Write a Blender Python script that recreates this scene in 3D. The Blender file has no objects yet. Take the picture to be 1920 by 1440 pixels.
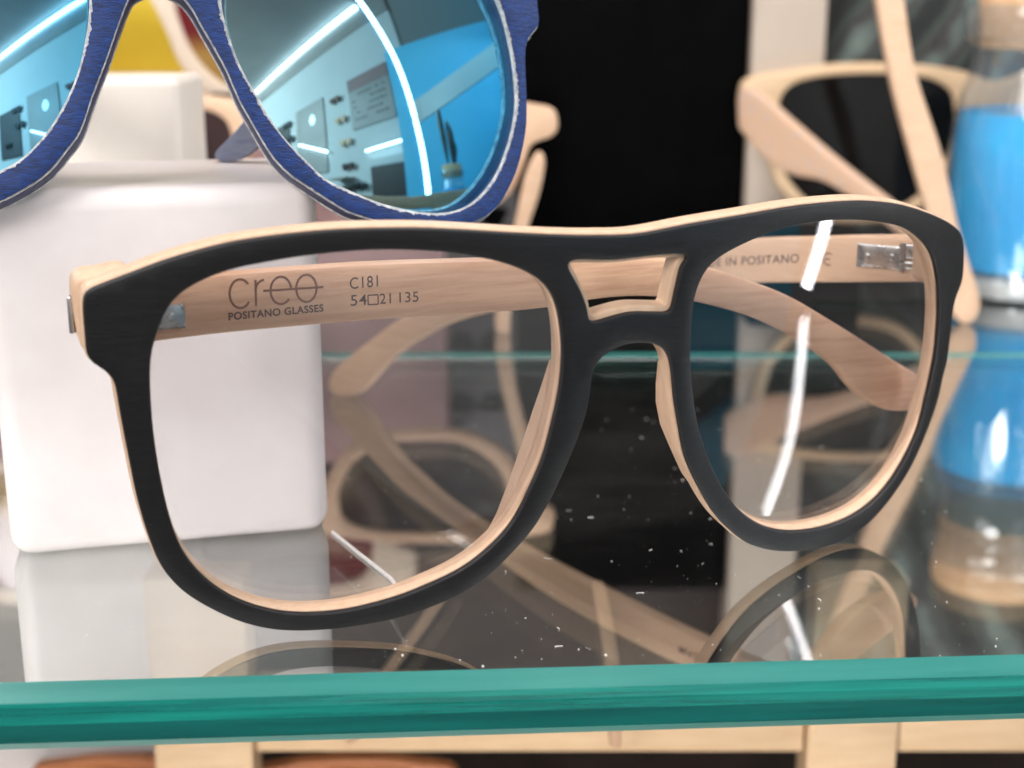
import bpy, bmesh, math, random
import numpy as np
from mathutils import Vector, Matrix
from mathutils.geometry import delaunay_2d_cdt
R = math.radians
MM = 0.001                       # all dimensions below are in millimetres
sc = bpy.context.scene
COL = sc.collection

# ------------------------------------------------------------------ camera, world, lamps, exposure
cam = bpy.data.cameras.new('camera'); cam_o = bpy.data.objects.new('camera', cam); COL.objects.link(cam_o)
cam_o.location = (0, 0, 88.8*MM); cam_o.rotation_euler = (R(75), 0, 0)
cam.sensor_width = 36; cam.lens = 48.75; cam.clip_start = 0.004; cam.clip_end = 30
cam.dof.use_dof = True; cam.dof.focus_distance = 0.212; cam.dof.aperture_fstop = 17; cam.dof.aperture_blades = 0
sc.camera = cam_o
w = bpy.data.worlds.new('World'); sc.world = w; w.use_nodes = True
w.node_tree.nodes['Background'].inputs[0].default_value = (1.0, 0.95, 0.93, 1); w.node_tree.nodes['Background'].inputs[1].default_value = 0.38
def area(name, loc, target, sx, sy, power, col=(1, 1, 1)):
    l = bpy.data.lights.new(name, 'AREA'); l.shape = 'RECTANGLE'; l.size = sx*MM; l.size_y = sy*MM; l.energy = power; l.color = col
    o = bpy.data.objects.new(name, l); COL.objects.link(o); o.location = Vector(loc)*MM
    o.rotation_euler = (Vector(target)-Vector(loc)).to_track_quat('-Z', 'Y').to_euler(); return o
area('ceiling_lamp', (0, 230, 700), (0, 270, 0), 460, 300, 4.7, (1.0, 0.93, 0.90))
area('shop_lamp', (-520, -90, 500), (0, 240, 20), 340, 340, 3.7, (1.0, 0.95, 0.93))
area('side_lamp', (330, 215, 520), (30, 230, 30), 200, 200, 3.4, (1.0, 0.96, 0.95))
area('room_fill', (-760, -1150, 880), (150, -900, 250), 700, 700, 78.0, (1.0, 0.98, 0.97))  # added fill that brightens the shop wall mirrored in the blue lenses
area('under_shelf_fill', (10, 150, -122), (10, 320, -60), 300, 16, 0.42, (1.0, 0.92, 0.84))  # added fill, out of view, for the things below the glass
sc.view_settings.view_transform = 'Standard'; sc.view_settings.look = 'None'
sc.view_settings.exposure = -0.72; sc.view_settings.gamma = 1; sc.view_settings.use_curve_mapping = False
cy = sc.cycles
cy.max_bounces = 14; cy.transmission_bounces = 12; cy.transparent_max_bounces = 16; cy.glossy_bounces = 6; cy.diffuse_bounces = 3
cy.sample_clamp_indirect = 60.0; cy.blur_glossy = 0.2; cy.use_denoising = True

# ------------------------------------------------------------------ outlines, millimetres
OUTER = [(-71.95,51.36),(-69.56,52.63),(-65.94,54.39),(-61.67,56.37),(-56.12,58.38),(-51.23,59.6),(-44.67,60.63),(-39.02,61.14),(-31.33,61.31),(-25.24,61.03),(-17.99,60.44),(-10.42,59.84),(-5.16,59.55),(0.78,59.44),(9.24,60.32),(18.33,60.92),(28.21,61.35),(39.34,60.88),(47.86,59.57),(55.09,57.71),(63.4,54.74),(69.23,51.9),(71.5,49.8),(72.91,46.69),(74.0,41.85),(72.76,39.51),(72.45,37.15),(72.8,34.41),(73.63,26.8),(73.07,24.52),(72.72,19.8),(70.72,14.5),(66.91,8.3),(60.81,3.27),(53.86,0.34),(45.24,0.0),(34.72,2.2),(27.53,5.19),(23.02,8.5),(18.77,12.93),(14.95,18.57),(12.12,23.74),(10.51,28.83),(9.13,33.77),(8.35,37.68),(7.62,40.28),(6.76,41.62),(5.69,42.47),(3.96,43.15),(2.2,43.36),(-0.52,43.26),(-2.55,42.39),(-3.96,41.3),(-4.83,39.75),(-4.94,37.88),(-5.17,34.43),(-5.85,31.24),(-7.08,27.39),(-8.77,22.86),(-10.21,19.46),(-12.14,15.82),(-14.6,12.64),(-19.01,8.09),(-22.92,5.5),(-27.59,3.55),(-32.6,1.99),(-40.19,0.82),(-45.78,0.5),(-50.4,0.88),(-54.88,2.35),(-59.12,4.81),(-62.09,7.33),(-64.41,10.86),(-65.88,15.58),(-67.05,21.55),(-67.79,27.5),(-68.48,33.63),(-68.96,38.54),(-69.49,39.83),(-70.56,40.75),(-71.83,41.51),(-72.24,42.25),(-72.29,45.74),(-72.32,48.59),(-72.2,50.46)]
LENS_L = [(-64.57,35.85),(-64.56,38.97),(-64.34,42.45),(-63.77,45.0),(-62.5,48.6),(-60.9,51.28),(-57.89,53.63),(-53.8,55.47),(-49.65,56.54),(-44.36,57.6),(-36.76,58.41),(-29.87,58.31),(-25.12,57.8),(-20.75,56.88),(-17.0,55.63),(-13.88,53.91),(-11.57,51.27),(-10.41,47.93),(-9.78,44.33),(-9.54,40.71),(-9.74,36.5),(-10.55,31.36),(-11.48,26.82),(-12.87,22.86),(-15.62,16.63),(-19.05,12.56),(-23.06,9.46),(-28.07,7.1),(-32.66,5.34),(-39.45,3.68),(-45.76,3.29),(-50.36,4.02),(-54.8,5.83),(-58.29,8.63),(-60.86,12.17),(-62.26,15.78),(-63.31,20.69),(-64.14,27.24),(-64.51,32.69)]
LENS_R = [(10.89,41.97),(10.65,46.53),(10.82,49.76),(12.14,53.24),(14.66,55.24),(18.9,56.82),(23.92,58.08),(30.48,58.6),(37.89,58.23),(45.38,57.01),(51.97,55.21),(57.3,52.61),(61.87,49.2),(64.84,45.03),(66.9,40.35),(68.16,36.22),(69.17,30.09),(69.13,25.61),(68.57,20.51),(67.44,14.9),(63.98,9.77),(59.32,6.07),(53.45,4.11),(46.09,3.83),(37.89,5.01),(31.57,7.09),(26.84,9.91),(22.26,14.07),(18.1,19.8),(15.49,24.78),(13.71,29.04),(12.45,33.31),(11.47,37.71)]
WINDOW = [(-9.76,55.69),(-9.48,56.21),(-8.0,56.36),(-3.26,56.02),(0.09,56.11),(3.61,56.24),(6.81,56.16),(8.69,55.81),(9.01,55.35),(8.16,54.24),(7.83,52.44),(7.47,50.0),(7.17,47.86),(6.59,47.47),(4.47,47.68),(0.83,48.0),(-1.74,47.7),(-3.94,47.24),(-5.31,47.03),(-6.0,47.55),(-6.46,49.47),(-7.51,51.8),(-8.42,53.32),(-9.3,54.75)]
LT_A = (-56.82, 187.34)
LT_B = (71.0, 243.0)
RT_A = (73.39, 240.13)
RT_B = (-39.5, 319.0)
LT = [(1.45,51.76),(8.37,52.51),(18.64,52.73),(29.8,52.69),(39.55,52.55),(50.52,52.09),(59.73,51.69),(72.99,51.18),(84.47,50.3),(92.42,49.31),(98.05,47.93),(106.3,45.06),(115.1,41.43),(126.0,35.2),(137.36,28.28),(143.44,24.67),(146.61,22.11),(147.44,19.98),(145.49,18.57),(142.47,18.2),(139.45,18.24),(136.15,19.03),(132.31,21.07),(128.54,24.46),(125.76,27.69),(121.8,30.7),(115.98,34.5),(108.49,38.08),(102.02,40.39),(94.91,42.34),(87.62,43.57),(81.42,43.89),(75.36,43.69),(67.94,43.11),(59.71,43.21),(50.84,43.39),(40.99,43.76),(32.13,43.9),(18.42,44.03),(7.81,43.84),(1.58,43.67)]
RT = [(-0.99,51.11),(3.44,50.81),(14.74,49.69),(23.3,48.63),(31.35,47.69),(46.62,45.36),(64.59,42.06),(80.03,38.1),(93.73,32.88),(108.31,26.72),(119.09,22.24),(123.07,20.25),(126.33,17.95),(136.42,10.57),(141.84,6.13),(143.68,3.21),(143.62,0.82),(141.78,-0.35),(138.54,-0.24),(135.29,0.94),(131.86,3.7),(127.11,8.81),(122.17,13.21),(116.11,17.04),(109.92,20.57),(98.05,25.08),(79.96,30.06),(64.4,33.54),(46.3,36.99),(29.83,39.33),(18.66,40.66),(1.85,42.7),(-2.09,43.23)]
RT_hinge = [(13.94,48.22),(1.25,49.69),(0.88,44.9),(13.62,43.47)]
X_creo_c = [(19.64,49.79),(21.1,49.67),(19.54,47.77)]
X_creo_r = [(22.04,51.39),(21.86,47.65),(23.26,50.99)]
X_creo_e = [(25.71,49.62),(27.21,49.58),(25.63,47.73)]
X_creo_o = [(29.6,49.63),(31.21,49.58),(29.53,47.65)]
X_creo_line = [(23.21,49.9),(32.1,49.67)]
X_t1 = [(17.84,46.12),(32.13,46.07),(17.89,47.13)]
X_t2 = [(36.31,48.94),(40.78,48.99),(36.37,50.86)]
X_t3 = [(36.4,46.44),(47.16,46.11),(36.45,48.13)]
X_t4 = [(47.6,40.55),(25.24,43.86),(47.68,42.54)]
X_t5 = [(22.39,43.75),(19.19,44.28),(22.52,46.03)]
B_OUT = [(65.41,35.93),(65.45,32.61),(64.94,31.11),(63.56,29.76),(62.75,28.07),(62.32,25.02),(62.23,21.26),(62.03,17.41),(61.52,13.28),(60.07,8.25),(58.23,4.33),(55.56,0.55),(52.08,-1.75),(47.6,-3.01),(43.18,-3.19),(37.82,-2.46),(31.56,-0.57),(28.68,0.8),(23.89,4.1),(20.64,6.57),(18.2,9.54),(15.51,14.72),(13.66,18.59),(11.96,23.3),(10.13,27.23),(8.59,30.3),(7.28,33.02),(5.61,35.23),(3.39,36.4),(0.95,36.55),(-1.37,35.7),(-2.6,34.18),(-4.66,29.3),(-6.38,24.87),(-7.96,21.2),(-9.37,17.64),(-10.95,13.76),(-13.27,10.67),(-16.23,7.37),(-19.73,5.1),(-23.26,3.35),(-28.79,1.46),(-34.96,1.1),(-41.74,2.65),(-48.34,7.02),(-53.28,13.72),(-55.81,23.12),(-56.17,30.4),(-58.27,33.72),(-58.68,40.21),(-57.63,45.84),(-51.19,52.54),(-35.77,55.12),(-20.3,54.25),(-8.64,50.99),(3.38,49.5),(13.38,50.63),(28.93,53.43),(45.06,53.9),(58.03,51.6),(65.4,46.12),(66.17,40.61)]
B_LR = [(11.91,34.26),(12.48,30.06),(13.61,25.61),(15.2,21.67),(16.55,19.17),(18.11,15.9),(20.5,12.17),(23.43,8.77),(26.57,5.52),(29.76,3.82),(33.85,1.92),(38.03,0.53),(42.29,-0.34),(46.68,-0.41),(50.29,0.7),(53.38,3.09),(55.89,6.24),(57.79,9.96),(59.25,13.98),(60.12,17.83),(60.24,21.94),(60.04,25.78),(59.55,29.51),(58.85,33.05),(57.99,35.57),(55.8,40.94),(51.9,45.73),(44.68,48.48),(33.89,48.82),(23.34,47.5),(15.93,44.66),(12.66,39.42)]
B_LL = [(-8.29,34.19),(-8.98,29.33),(-10.23,24.42),(-11.73,20.61),(-13.6,17.07),(-16.1,13.49),(-19.43,10.12),(-22.98,8.1),(-27.73,6.49),(-33.92,5.93),(-39.96,7.43),(-45.83,11.34),(-50.09,16.8),(-52.32,24.58),(-52.64,32.68),(-51.49,39.94),(-47.73,46.34),(-36.04,50.19),(-25.23,50.09),(-15.93,48.42),(-10.24,44.26),(-8.31,39.22)]
BO = (-55.35, 216.18, 58.0)
CR = (36.08, 24.2); CL = (-30.47, 28.06)
# ------------------------------------------------------------------ helpers
def fr(O, ex, ey, ez):
    return tuple(Vector(v) for v in (O, ex, ey, ez))

def yawframe(O, yaw, lean=0.0):
    y = R(yaw); l = R(lean)
    n = Vector((-math.sin(y), math.cos(y), 0)); up = Vector((0, 0, 1))
    return (Vector(O), Vector((math.cos(y), math.sin(y), 0)), n*math.cos(l) - up*math.sin(l), n*math.sin(l) + up*math.cos(l))

def wpt(f, x, d, z):
    return f[0] + f[1]*x + f[2]*d + f[3]*z

def lineframe(A, B):
    a = Vector((A[0], A[1], 0)); u = (Vector((B[0], B[1], 0)) - a).normalized()
    return (a, u, Vector((-u.y, u.x, 0)), Vector((0, 0, 1)))

def area2(p):
    return sum(p[i-1][0]*p[i][1] - p[i][0]*p[i-1][1] for i in range(len(p)))

def dense(pts, step=0.8, smooth=2, ccw=True):
    """closed smooth curve through pts, resampled at an even step"""
    n = len(pts); out = []
    P = [Vector((p[0], p[1])) for p in pts]
    for i in range(n):
        p0, p1, p2, p3 = P[i-1], P[i], P[(i+1) % n], P[(i+2) % n]
        m1 = (p2 - p0)*0.5; m2 = (p3 - p1)*0.5
        L = (p2 - p1).length
        if m1.length > 1.2*L: m1 = m1.normalized()*1.2*L
        if m2.length > 1.2*L: m2 = m2.normalized()*1.2*L
        for k in range(12):
            t = k/12; t2 = t*t; t3 = t2*t
            out.append(p1*(2*t3-3*t2+1) + m1*(t3-2*t2+t) + p2*(-2*t3+3*t2) + m2*(t3-t2))
    # even resample
    d = [0.0]
    for i in range(len(out)):
        d.append(d[-1] + (out[(i+1) % len(out)] - out[i]).length)
    m = max(12, int(d[-1]/step)); res = []; j = 0
    for i in range(m):
        s = d[-1]*i/m
        while d[j+1] < s: j += 1
        a = out[j]; b = out[(j+1) % len(out)]
        res.append(a.lerp(b, (s-d[j])/max(1e-9, d[j+1]-d[j])))
    for _ in range(smooth):
        res = [(res[i-1] + res[i]*2 + res[(i+1) % m])/4 for i in range(m)]
    if (area2(res) > 0) != ccw: res.reverse()
    return res

def inset(c, b):
    """move a closed curve to its left (inwards for a counter-clockwise one)"""
    n = len(c); o = []
    for i in range(n):
        t = (c[(i+1) % n] - c[i-1])
        t = t.normalized() if t.length > 1e-9 else Vector((1, 0))
        o.append(c[i] + Vector((-t.y, t.x))*b)
    return o

def jitter(c, amp, rng):
    """ragged, hand-sanded edge: slow wander plus fine splinters"""
    n = len(c); o = []
    ph = [rng.random()*6.28 for _ in range(4)]
    for i in range(n):
        t = (c[(i+1) % n] - c[i-1]).normalized(); a = 2*math.pi*i/n
        slow = 0.5+0.5*math.sin(3*a+ph[0])*math.sin(7*a+ph[1]); mid = 0.5+0.5*math.sin(29*a+ph[2])*math.sin(47*a+ph[3])
        o.append(c[i] + Vector((-t.y, t.x))*(amp*(0.15+0.85*slow)*(0.35*mid+0.65*rng.random()**3)))
    return o

def inside(px, py, polys):
    c = np.zeros(px.shape, bool)
    for p in polys:
        a = np.array([(v[0], v[1]) for v in p]); b = np.roll(a, -1, 0)
        for (x0, y0), (x1, y1) in zip(a, b):
            if y0 == y1: continue
            k = ((y0 > py) != (y1 > py)) & (px < (x1-x0)*(py-y0)/(y1-y0) + x0)
            c ^= k
    return c

def link(name, me, mats, parent=None, base=None):
    o = bpy.data.objects.new(name, me); COL.objects.link(o)
    for m in (mats if isinstance(mats, (list, tuple)) else [mats]): me.materials.append(m)
    if parent is not None:
        o.parent = parent
        root = parent
        while root.parent is not None: root = root.parent
        b = Vector(root.location)/MM
    else:
        b = Vector(base) if base is not None else Vector((0, 0, 0))
        o.location = b*MM
    for v in me.vertices: v.co = (v.co - b)*MM
    return o

def mesh(name, verts, faces, mats, parent=None, base=None, smooth=35, fmat=None, recalc=True):
    me = bpy.data.meshes.new(name)
    me.from_pydata([tuple(v) for v in verts], [], faces)
    if recalc:
        bm = bmesh.new(); bm.from_mesh(me); bmesh.ops.recalc_face_normals(bm, faces=bm.faces); bm.to_mesh(me); bm.free()
    o = link(name, me, mats, parent, base)
    if fmat:
        for p, k in zip(me.polygons, fmat): p.material_index = k
    if smooth:
        me.shade_smooth(); me.set_sharp_from_angle(angle=R(smooth))
    me.update()
    return o

def plate(name, f, contours, F, d0, d1, mats, parent=None, base=None, bevel=0.25, grid=2.5, edge_mat=None):
    """a sheet cut to contours[0] with the other contours as holes, laid on the surface F and thick from d0 to d1"""
    prof = [(bevel, 0), (0.3*bevel, 0.3*bevel), (0, bevel)]
    T = d1 - d0
    rings = [(i, d0+dd) for i, dd in prof] + [(i, d0+T-dd) for i, dd in reversed(prof)]
    cap = [inset(c, bevel) for c in contours]
    pts = []; edges = []; starts = []
    for c in cap:
        s = len(pts); starts.append(s); pts += [Vector(v) for v in c]
        edges += [(s+i, s+(i+1) % len(c)) for i in range(len(c))]
    nb = len(pts)
    xs = [p.x for p in cap[0]]; ys = [p.y for p in cap[0]]
    gx, gy = np.meshgrid(np.arange(min(xs), max(xs), grid), np.arange(min(ys), max(ys), grid))
    gx = gx.ravel()+0.013; gy = gy.ravel()+0.017
    ok = inside(gx, gy, cap)
    bp = np.array([(p.x, p.y) for p in pts])
    for x, y in zip(gx[ok], gy[ok]):
        if np.min((bp[:, 0]-x)**2 + (bp[:, 1]-y)**2) > (0.45*grid)**2: pts.append(Vector((x, y)))
    vo, eo, fo, ov, oe, of = delaunay_2d_cdt(pts, edges, [], 0, 1e-5)
    cen = np.array([sum((Vector(vo[i]) for i in t), Vector((0, 0)))/3 for t in fo])
    ok = inside(cen[:, 0], cen[:, 1], cap)
    tris = [t for t, k in zip(fo, ok) if k]
    back = {}
    for i, src in enumerate(ov):
        for s in src: back[s] = i
    verts = []; faces = []; fm = []
    nv = len(vo)
    for v in vo: verts.append(wpt(f, v.x, F(v.x, v.y)+d0, v.y))
    for v in vo: verts.append(wpt(f, v.x, F(v.x, v.y)+d1, v.y))
    for t in tris:
        faces.append(tuple(t)); fm.append(0)
        faces.append(tuple(nv+i for i in reversed(t))); fm.append(1)
    for c, s in zip(contours, starts):
        n = len(c); prev = [back[s+i] for i in range(n)]
        for (ins, d) in rings[1:-1]:
            cc = inset(c, ins); cur = []
            for v in cc:
                cur.append(len(verts)); verts.append(wpt(f, v.x, F(v.x, v.y)+d, v.y))
            for i in range(n):
                faces.append((prev[i], prev[(i+1) % n], cur[(i+1) % n], cur[i])); fm.append(2)
            prev = cur
        cur = [nv+back[s+i] for i in range(n)]
        for i in range(n):
            faces.append((prev[i], prev[(i+1) % n], cur[(i+1) % n], cur[i])); fm.append(2)
    fmat = None
    if edge_mat is not None:
        fmat = [edge_mat if k == 2 else 0 for k in fm]
    return mesh(name, verts, faces, mats, parent, base, smooth=40, fmat=fmat)

def lens(name, f, contour, G, thick, mat, parent, grow=0.5, rings=26):
    """a meniscus lens: two curved faces over the aperture and a ground edge"""
    c = inset(contour, -grow); n = len(c)
    cx = sum(p.x for p in c)/n; cz = sum(p.y for p in c)/n
    verts = []; faces = []
    for side, off in ((0, 0.0), (1, thick)):
        b = len(verts); verts.append(wpt(f, cx, G(cx, cz)+off, cz))
        for r in range(1, rings+1):
            t = r/rings
            for p in c:
                x = cx+(p.x-cx)*t; z = cz+(p.y-cz)*t
                verts.append(wpt(f, x, G(x, z)+off, z))
        for i in range(n):
            faces.append((b, b+1+i, b+1+(i+1) % n))
            for r in range(rings-1):
                a0 = b+1+r*n; a1 = a0+n
                faces.append((a0+i, a1+i, a1+(i+1) % n, a0+(i+1) % n))
    s = 1+rings*n; e0 = 1+(rings-1)*n
    for i in range(n):
        j = (i+1) % n
        faces.append((e0+i, s+e0+i, s+e0+j, e0+j))
    return mesh(name, verts, faces, mat, parent, smooth=40)

def boxmesh(name, lo, hi, mats, parent=None, base=None, bev=0.6, yaw=0, segs=3, about=None, lean=0, leanx=0):
    bm = bmesh.new(); bmesh.ops.create_cube(bm, size=1)
    c = (Vector(lo)+Vector(hi))/2; s = Vector(hi)-Vector(lo)
    bmesh.ops.scale(bm, vec=s, verts=bm.verts)
    if bev: bmesh.ops.bevel(bm, geom=bm.edges[:], offset=bev, segments=segs, affect='EDGES', profile=0.5)
    M = Matrix.Rotation(R(yaw), 4, 'Z') @ Matrix.Rotation(R(lean), 4, 'X') @ Matrix.Rotation(R(leanx), 4, 'Y')
    bmesh.ops.transform(bm, matrix=Matrix.Translation(c) @ M, verts=bm.verts)
    me = bpy.data.meshes.new(name); bm.to_mesh(me); bm.free()
    o = link(name, me, mats, parent, base)
    me.shade_smooth(); me.set_sharp_from_angle(angle=R(30))
    return o

def tube(name, pts, rad, mats, parent=None, base=None, n=14, flat=1.0, cap=True):
    P = [Vector(p) for p in pts]; verts = []; faces = []
    rads = rad if isinstance(rad, (list, tuple)) else [rad]*len(P)
    for i, p in enumerate(P):
        t = (P[min(i+1, len(P)-1)] - P[max(i-1, 0)]).normalized()
        a = t.cross(Vector((0, 0, 1)))
        if a.length < 0.15: a = t.cross(Vector((0, 1, 0)))
        a.normalize(); b = t.cross(a).normalized()
        for k in range(n):
            th = 2*math.pi*k/n
            verts.append(p + a*(math.cos(th)*rads[i]*flat) + b*(math.sin(th)*rads[i]))
    for i in range(len(P)-1):
        for k in range(n):
            faces.append((i*n+k, i*n+(k+1) % n, (i+1)*n+(k+1) % n, (i+1)*n+k))
    if cap:
        faces.append(tuple(range(n))); faces.append(tuple((len(P)-1)*n+k for k in range(n)))
    return mesh(name, verts, faces, mats, parent, base)

def lathe(name, c, prof, mats, parent=None, base=None, n=72, smooth=35):
    verts = []; faces = []; c = Vector(c)
    for r, z in prof:
        for k in range(n):
            th = 2*math.pi*k/n
            verts.append(c + Vector((r*math.cos(th), r*math.sin(th), z)))
    for i in range(len(prof)-1):
        for k in range(n):
            faces.append((i*n+k, i*n+(k+1) % n, (i+1)*n+(k+1) % n, (i+1)*n+k))
    faces.append(tuple(range(n))); faces.append(tuple((len(prof)-1)*n+k for k in range(n)))
    return mesh(name, verts, faces, mats, parent, base, smooth=smooth)

def curve3(pts, m=24):
    P = [Vector(p) for p in pts]; out = []
    for i in range(len(P)-1):
        p0 = P[max(i-1, 0)]; p1 = P[i]; p2 = P[i+1]; p3 = P[min(i+2, len(P)-1)]
        for k in range(m):
            t = k/m
            out.append(0.5*((2*p1) + (p2-p0)*t + (2*p0-5*p1+4*p2-p3)*t*t + (3*p1-p0-3*p2+p3)*t**3))
    out.append(P[-1]); return out

def thing(name, base, label, cat, group=None):
    o = bpy.data.objects.new(name, None); COL.objects.link(o)
    o.location = Vector(base)*MM; o.empty_display_size = 0.01
    return tag(o, label, cat, group)

def tag(o, label, cat, group=None):
    o['label'] = label; o['category'] = cat
    if group: o['group'] = group
    return o

def struct(o, kind='structure'):
    o['kind'] = kind; return o

# ------------------------------------------------------------------ materials
def newmat(name):
    m = bpy.data.materials.new(name); m.use_nodes = True
    nt = m.node_tree; nt.nodes.clear()
    out = nt.nodes.new('ShaderNodeOutputMaterial')
    return m, nt, out

def N(nt, typ, **kw):
    n = nt.nodes.new(typ)
    for k, v in kw.items():
        if k.startswith('i_'): n.inputs[int(k[2:]) if k[2:].isdigit() else k[2:].replace('_', ' ')].default_value = v
        else: setattr(n, k, v)
    return n

def ramp(nt, fac, stops):
    r = nt.nodes.new('ShaderNodeValToRGB'); e = r.color_ramp.elements
    while len(e) < len(stops): e.new(0.5)
    for q, (p, c) in zip(e, stops):
        q.position = p; q.color = (*c, 1) if len(c) == 3 else c
    nt.links.new(fac, r.inputs[0]); return r

def noise(nt, scale, detail=4, rough=0.55, stretch=(1, 1, 1), rot=(0, 0, 0)):
    tc = nt.nodes.new('ShaderNodeTexCoord'); mp = nt.nodes.new('ShaderNodeMapping')
    mp.inputs['Scale'].default_value = stretch; mp.inputs['Rotation'].default_value = rot
    nt.links.new(tc.outputs['Object'], mp.inputs['Vector'])
    n = nt.nodes.new('ShaderNodeTexNoise'); n.inputs['Scale'].default_value = scale
    n.inputs['Detail'].default_value = detail; n.inputs['Roughness'].default_value = rough
    nt.links.new(mp.outputs[0], n.inputs['Vector']); return n

def mottled(name, c0, c1, scale=300, rough=0.5, stretch=(1, 1, 1), bump=0.0, spec=0.5, detail=4, rot=(0, 0, 0), lo=0.3, hi=0.7, sss=0.0, coat=0.0, bscale=None, metal=0.0, rvar=0.1):
    m, nt, out = newmat(name)
    n = noise(nt, scale, detail, 0.6, stretch, rot)
    r = ramp(nt, n.outputs['Fac'], [(lo, c0), (hi, c1)])
    p = nt.nodes.new('ShaderNodeBsdfPrincipled')
    nt.links.new(r.outputs[0], p.inputs['Base Color'])
    p.inputs['Roughness'].default_value = rough; p.inputs['Specular IOR Level'].default_value = spec
    p.inputs['Metallic'].default_value = metal
    if rvar:
        n3 = noise(nt, scale*0.35, 3)
        mr = N(nt, 'ShaderNodeMapRange'); mr.inputs[3].default_value = max(0.02, rough-rvar); mr.inputs[4].default_value = min(1, rough+rvar)
        nt.links.new(n3.outputs['Fac'], mr.inputs[0]); nt.links.new(mr.outputs[0], p.inputs['Roughness'])
    if sss:
        p.inputs['Subsurface Weight'].default_value = sss; p.inputs['Subsurface Radius'].default_value = (1, .8, .7); p.inputs['Subsurface Scale'].default_value = 0.002
    if coat:
        p.inputs['Coat Weight'].default_value = coat; p.inputs['Coat Roughness'].default_value = 0.05
    if bump:
        n2 = noise(nt, bscale or scale*2, 5, 0.6, stretch, rot)
        b = nt.nodes.new('ShaderNodeBump'); b.inputs['Strength'].default_value = bump; b.inputs['Distance'].default_value = 0.0002
        nt.links.new(n2.outputs['Fac'], b.inputs['Height']); nt.links.new(b.outputs[0], p.inputs['Normal'])
    nt.links.new(p.outputs[0], out.inputs[0])
    return m

def schlick(nt, f0):
    g = nt.nodes.new('ShaderNodeNewGeometry')
    d = N(nt, 'ShaderNodeVectorMath', operation='DOT_PRODUCT')
    nt.links.new(g.outputs['Normal'], d.inputs[0]); nt.links.new(g.outputs['Incoming'], d.inputs[1])
    a = N(nt, 'ShaderNodeMath', operation='ABSOLUTE'); nt.links.new(d.outputs['Value'], a.inputs[0])
    s = N(nt, 'ShaderNodeMath', operation='SUBTRACT'); s.inputs[0].default_value = 1; nt.links.new(a.outputs[0], s.inputs[1])
    p = N(nt, 'ShaderNodeMath', operation='POWER'); p.inputs[1].default_value = 5; nt.links.new(s.outputs[0], p.inputs[0])
    q = N(nt, 'ShaderNodeMath', operation='MULTIPLY_ADD'); q.inputs[1].default_value = 1-f0; q.inputs[2].default_value = f0
    nt.links.new(p.outputs[0], q.inputs[0]); return q

def clear(name, tint, f0=0.04, rough=0.0, gcol=(1, 1, 1)):
    """thin clear sheet: passes light straight on and mirrors by angle"""
    m, nt, out = newmat(name)
    q = schlick(nt, f0)
    t = N(nt, 'ShaderNodeBsdfTransparent'); t.inputs[0].default_value = (*tint, 1)
    g = N(nt, 'ShaderNodeBsdfGlossy'); g.inputs['Roughness'].default_value = rough; g.inputs[0].default_value = (*gcol, 1)
    mx = N(nt, 'ShaderNodeMixShader')
    nt.links.new(q.outputs[0], mx.inputs[0]); nt.links.new(t.outputs[0], mx.inputs[1]); nt.links.new(g.outputs[0], mx.inputs[2])
    nt.links.new(mx.outputs[0], out.inputs[0]); return m

def light_haze(name):
    m, nt, out = newmat(name)
    q = schlick(nt, 0.10)
    t = N(nt, 'ShaderNodeBsdfTransparent'); t.inputs[0].default_value = (0.93, 0.95, 0.96, 1)
    d = N(nt, 'ShaderNodeBsdfDiffuse'); d.inputs[0].default_value = (0.78, 0.82, 0.85, 1)  # white diffuse share imitates light refracted in the clear bottle glass
    a = N(nt, 'ShaderNodeMixShader'); a.inputs[0].default_value = 0.07
    nt.links.new(t.outputs[0], a.inputs[1]); nt.links.new(d.outputs[0], a.inputs[2])
    g = N(nt, 'ShaderNodeBsdfGlossy'); g.inputs['Roughness'].default_value = 0.03
    n = noise(nt, 60, 2, 0.5, (1, 1, 0.35)); bp = nt.nodes.new('ShaderNodeBump'); bp.inputs['Strength'].default_value = 0.5; bp.inputs['Distance'].default_value = 0.002
    nt.links.new(n.outputs['Fac'], bp.inputs['Height']); nt.links.new(bp.outputs[0], g.inputs['Normal'])
    mx = N(nt, 'ShaderNodeMixShader')
    nt.links.new(q.outputs[0], mx.inputs[0]); nt.links.new(a.outputs[0], mx.inputs[1]); nt.links.new(g.outputs[0], mx.inputs[2])
    nt.links.new(mx.outputs[0], out.inputs[0]); return m

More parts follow.
